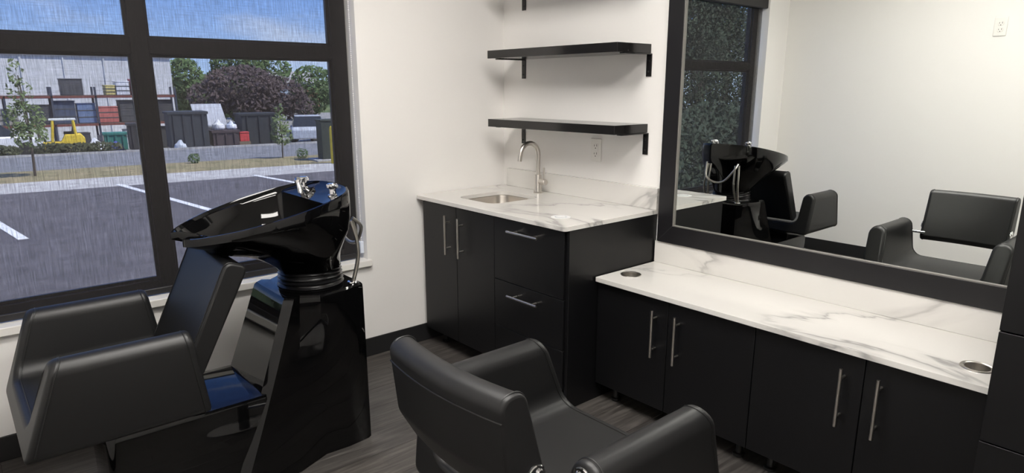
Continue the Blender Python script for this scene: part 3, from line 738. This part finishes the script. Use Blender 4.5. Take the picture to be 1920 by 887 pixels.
# warehouse
t = at_ground('warehouse', 'long white warehouse at the back of the yard', 'building', 2.0, 50, 0)
Mw = mottled('warehouse_white', (.62, .62, .63), (.70, .70, .70), .3, .8)
lpart('wall', box(-24, 8.75, 0, 22, 0, 5.62), Mw, t); lpart('roof_edge', box(-24.1, 8.9, -.12, 22.1, 5.62, 5.85), cmat('roof_edge_grey', (.22, .23, .26)), t)
for k in range(-10, 4): lpart('wall_rib', box(k * 2.3 - .05, k * 2.3 + .05, -.06, 0, 0, 5.6), Mw, t)
lpart('red_stripe', box(-24, 8.78, -.05, -.01, 3.0, 3.12), cmat('stripe_red', (.30, .08, .07)), t)
# storage rack
t = at_ground('storage_rack', 'long steel storage rack with red-brown beams in front of the warehouse', 'rack', 2.4, 41.5, 0)
Mr = cmat('rack_red', (.20, .06, .045)); Mp = cmat('rack_post', (.05, .06, .09))
for k in range(-3, 4):
    for yy in (0, 1.0): lpart('post', box(k * 2.1 - .05, k * 2.1 + .05, yy - .05, yy + .05, 0, 3.6 if k > -1 else 3.1), Mp, t)
for z in (1.5, 3.05):
    for yy in (0, 1.0): lpart('beam', box(-6.3, 6.3, yy - .05, yy + .05, z - .06, z + .06), Mr, t)
    lpart('deck', box(-6.3, 6.3, 0, 1.0, z + .06, z + .09), cmat('rack_deck', (.12, .10, .09)), t)
tx, ty, tz = 2.4, 41.5, zg(2.4, 41.5) - .01
R = random.Random(5)
def crate(x, y, z, w, d, h, col, lab, kind='crate', grp='goods on the storage rack', lean=0):
    t = thing(kind, lab, kind.replace('_', ' '), (x, y, z), grp, R.uniform(-.03, .03)); Mx = cmat('goods_%d_%d_%d' % tuple(int(c * 255) for c in col), col)
    lpart('body', box(-w / 2, w / 2, -d / 2, d / 2, 0, h), Mx, t, bevel=.03)
    lpart('lid', box(-w / 2 - .02, w / 2 + .02, -d / 2 - .02, d / 2 + .02, h, h + .06), Mx, t, bevel=.015)
    for q in (.3, .65): lpart('band', box(-w / 2 - .012, w / 2 + .012, -d / 2 - .012, d / 2 + .012, h * q, h * q + .05), cmat('band_dark', (.08, .08, .08)), t)
crate(tx + 1.05, ty + .5, tz + 3.14, 1.05, .72, .85, (.07, .07, .08), 'black crate on top of the storage rack')
crate(tx + 2.9, ty + .5, tz + 3.14, .5, .7, .5, (.62, .52, .20), 'small yellow-tan crate on top of the rack')
crate(tx + 3.55, ty + .5, tz + 3.14, .7, .7, .72, (.72, .72, .76), 'tall white crate on top of the rack')
crate(tx + 4.3, ty + .5, tz + 3.14, .6, .7, .85, (.48, .10, .12), 'red crate at the end of the rack top')
for dx, w, h, col, nm in ((-.55, 1.0, 1.0, (.05, .05, .06), 'black'), (.55, 1.0, 1.2, (.06, .08, .13), 'navy'), (1.6, .9, 1.05, (.16, .22, .36), 'steel blue'), (2.65, 1.0, .85, (.50, .14, .12), 'faded red'), (3.65, .8, 1.2, (.07, .07, .075), 'dark grey'), (4.7, 1.0, 1.28, (.04, .04, .045), 'charcoal'), (5.7, .8, 1.2, (.05, .05, .06), 'blackened'), (-2.2, 1.2, .8, (.35, .33, .30), 'beige')):
    crate(tx + dx, ty + .5, tz + 1.59, w, .72, h, col, nm + ' crate on the lower deck of the storage rack')
for dx, w, h, col, nm in ((1.0, 1.2, 1.0, (.05, .05, .06), 'dark grey'), (2.6, 1.1, .8, (.40, .36, .33), 'tan'), (3.9, 1.1, 1.1, (.55, .55, .56), 'pale grey'), (5.2, 1.0, 1.2, (.05, .05, .05), 'black')):
    crate(tx + dx, ty + .5, tz, w, .72, h, col, nm + ' crate on the ground under the storage rack')
# forklift
t = at_ground('forklift', 'yellow forklift with a pale overhead guard in the yard', 'forklift', 2.0, 36.0)
My = cmat('forklift_yellow', (.80, .58, .05), .5); Mk = cmat('tyre_black', (.02, .02, .02), .8)
lpart('chassis', loft([[(-.85, y, .25), (.9, y, .25), (.9, y, .75), (.75, y, .95), (.1, y, .95), (-.1, y, .60), (-.85, y, .60)] for y in (-.5, .5)]), My, t, bevel=.03)
for x in (-.5, .55):
    for y in (-.48, .48):
        bm = cyl((x, y - .11, .27), (x, y + .11, .27), .27, 20); lpart('wheel', bm, Mk, t)
for x, lean in ((-.45, .12), (.55, -.05)):
    for y in (-.45, .45): lpart('guard_post', tube([(x, y, .6), (x + lean, y, 1.62)], .06, 8), My, t)
lpart('overhead_guard', box(-.48, .62, -.5, .5, 1.62, 1.70), cmat('guard_white', (.75, .75, .68)), t, bevel=.02)
lpart('seat', loft([[(.05, y, .95), (.5, y, .95), (.55, y, 1.35), (.45, y, 1.38), (.38, y, 1.07), (.05, y, 1.07)] for y in (-.22, .22)]), Mk, t, bevel=.02)
for y in (-.3, .3): lpart('mast', box(-1.0, -.88, y - .05, y + .05, .08, 1.75), cmat('mast_dark', (.10, .09, .06)), t)
for y in (-.2, .2): lpart('fork', box(-1.75, -.98, y - .05, y + .05, .10, .15), cmat('mast_dark', (.10, .09, .06)), t)
# bins and containers
def container(name, lab, x, y, w, d, h, col, ribs=5, group=None, cat='container', openlid=None):
    t = at_ground(name, lab, cat, x, y, ROT, group); M = cmat('steel_%d_%d_%d' % tuple(int(c * 255) for c in col), col, .7)
    lpart('body', box(-w / 2, w / 2, -d / 2, d / 2, .1, h), M, t, bevel=.015)
    lpart('skid', box(-w / 2 + .1, w / 2 - .1, -d / 2 + .05, d / 2 - .05, 0, .1), cmat('skid_black', (.02, .02, .02)), t)
    lpart('top_rail', box(-w / 2 - .05, w / 2 + .05, -d / 2 - .05, d / 2 + .05, h - .1, h + .02), M, t, bevel=.01)
    for k in range(ribs):
        xx = -w / 2 + w * (k + .5) / ribs; lpart('rib', box(xx - .04, xx + .04, -d / 2 - .06, -d / 2, .15, h - .12), M, t)
    if openlid: lpart('lid', loft([[(-w / 2, -d / 2, h + .02), (w / 2, -d / 2, h + .02), (w / 2, -d / 2, h + .08), (-w / 2, -d / 2, h + .08)], [(-w / 2, d / 2, h + openlid), (w / 2, d / 2, h + openlid), (w / 2, d / 2, h + openlid + .06), (-w / 2, d / 2, h + openlid + .06)]]), cmat('lid_grey', (.42, .43, .46)), t)
    return t
container('skip_container', 'dark slate ribbed steel container left of the brown bin', 6.45, 31.3, 1.65, 1.6, 1.75, (.035, .042, .052), 4, 'dark containers in the yard')
container('skip_container', 'dark slate steel container below the purple tree behind the thin tree', 10.5, 33.4, 1.8, 1.6, 1.70, (.03, .036, .042), 3, 'dark containers in the yard')
container('waste_bin', 'grey bin with raised slanting pale lid between the dark containers', 8.5, 34.6, 1.5, 1.4, 1.1, (.12, .12, .13), 3, cat='bin', openlid=1.1)
container('waste_bin', 'brown open bin filled with white bags', 8.1, 31.2, 1.2, 1.0, .82, (.07, .05, .055), 3, cat='bin')
container('waste_bin', 'teal green bin behind the forklift', 4.3, 36.4, 1.0, .9, .95, (.03, .20, .17), 3, cat='bin')
container('waste_bin', 'black bin stacked against the storage rack end', 5.1, 34.5, 1.1, .9, 1.35, (.035, .035, .04), 3, cat='bin')
t = at_ground('red_crate', 'small bright red box between the brown bin and the container', 'box', 8.98, 31.0)
lpart('body', box(-.22, .22, -.2, .2, .25, .66), cmat('box_red', (.60, .06, .06)), t, bevel=.02); lpart('lid', box(-.24, .24, -.22, .22, .66, .71), cmat('box_red', (.60, .06, .06)), t, bevel=.01); lpart('pallet', box(-.26, .26, -.24, .24, 0, .25), cmat('pallet_wood', (.20, .15, .10)), t)
def bag(x, y, z, r, col, lab, seed):
    bm = bmesh.new(); bmesh.ops.create_icosphere(bm, subdivisions=3, radius=r); Q = random.Random(seed)
    for v_ in bm.verts:
        n_ = v_.co.normalized(); v_.co *= 1 + .13 * sin(7 * n_.x + seed) * sin(6 * n_.y + 2) + .06 * sin(15 * n_.z)
        v_.co.z = max(v_.co.z * .8, -r * .5)
        if n_.z > .9: v_.co.z += r * .4 * (n_.z - .9) / .1
    bmesh.ops.translate(bm, verts=bm.verts, vec=(0, 0, r * .5))
    o = part('waste_bag', bm, cmat('bag_%d_%d_%d' % tuple(int(c * 255) for c in col), col, .4), None, smooth=60); o.location = (x, y, z); tag(o, lab, 'bag')
zb = zg(8.1, 31.2)
bag(7.85, 31.15, zb + .835, .29, (.80, .80, .82), 'white bag in the left half of the brown bin', 1); bag(8.50, 31.2, zb + .835, .24, (.74, .76, .80), 'white bag in the right half of the brown bin', 2)
bag(3.2, 35.2, zg(3.2, 35.2) - .02, .42, (.72, .73, .76), 'large white bag beside the forklift', 3); bag(4.05, 34.9, zg(4.05, 34.9) - .02, .32, (.08, .11, .36), 'blue bag beside the forklift', 4)
bag(5.75, 30.0, zg(5.75, 30.0) - .02, .26, (.55, .58, .62), 'pale bag at the foot of the slate container', 6)
# cars
def car(lab, x, y, rz, col, L_=4.3):
    t = thing('car', lab, 'car', (x, y, zg(x, y)), 'cars parked outside', rz); Mc = cmat('car_%d_%d_%d' % tuple(int(c * 255) for c in col), col, .25)
    side = [(-L_ / 2, .35), (L_ / 2, .35), (L_ / 2, .75), (L_ * .30, .90), (-L_ * .46, .95), (-L_ / 2, .8)]
    lpart('body', loft([[(a, y_, z_) for a, z_ in side] for y_ in (-.85, .85)]), Mc, t, bevel=.06)
    cab = [(-L_ * .36, .93), (L_ * .24, .90), (L_ * .10, 1.42), (-L_ * .24, 1.45)]
    lpart('cabin', loft([[(a, y_ * (.85 if z_ > 1 else 1), z_) for a, z_ in cab] for y_ in (-.78, .78)]), cmat('car_glass', (.03, .035, .04), .1), t, bevel=.03)
    lpart('roof', box(-L_ * .24, L_ * .10, -.64, .64, 1.42, 1.48), Mc, t, bevel=.03)
    for a in (-L_ * .31, L_ * .31):
        for b2 in (-.80, .80): lpart('wheel', cyl((a, b2 - .1, .32), (a, b2 + .1, .32), .32, 18), Mk, t)
car('white car at the left edge of the window view', -.95, 34.4, .2, (.75, .75, .78), 3.6)
car('dark car with bright windshield far behind the yard', 35.0, 86, .3, (.05, .06, .09))
car('silver car parked right of the dark containers', 12.6, 31.6, 1.2, (.55, .57, .60))
car('pale blue car parked at the right end of the yard', 17.2, 40.6, .5, (.50, .58, .68))
# house
t = thing('house', 'small distant house with grey roof and brick end', 'house', (38.5, 98, zg(38.5, 98) - .5))
lpart('wall', box(-4, 4, -3, 3, 0, 4.4), cmat('house_blue', (.35, .42, .52)), t); lpart('brick_end', box(2.2, 4.1, -3.1, 0, 0, 3.6), cmat('house_brick', (.42, .20, .13)), t)
lpart('roof', loft([[(-4.4, -3.5, 4.3), (-4.4, 3.5, 4.3), (-4.4, 0, 6.0)], [(4.4, -3.5, 4.3), (4.4, 3.5, 4.3), (4.4, 0, 6.0)]]), cmat('house_roof', (.40, .38, .38)), t)
for k in (-2.5, -.6): lpart('window', box(k, k + .9, -3.05, -3, 1.4, 2.6), cmat('car_glass', (.03, .035, .04)), t)
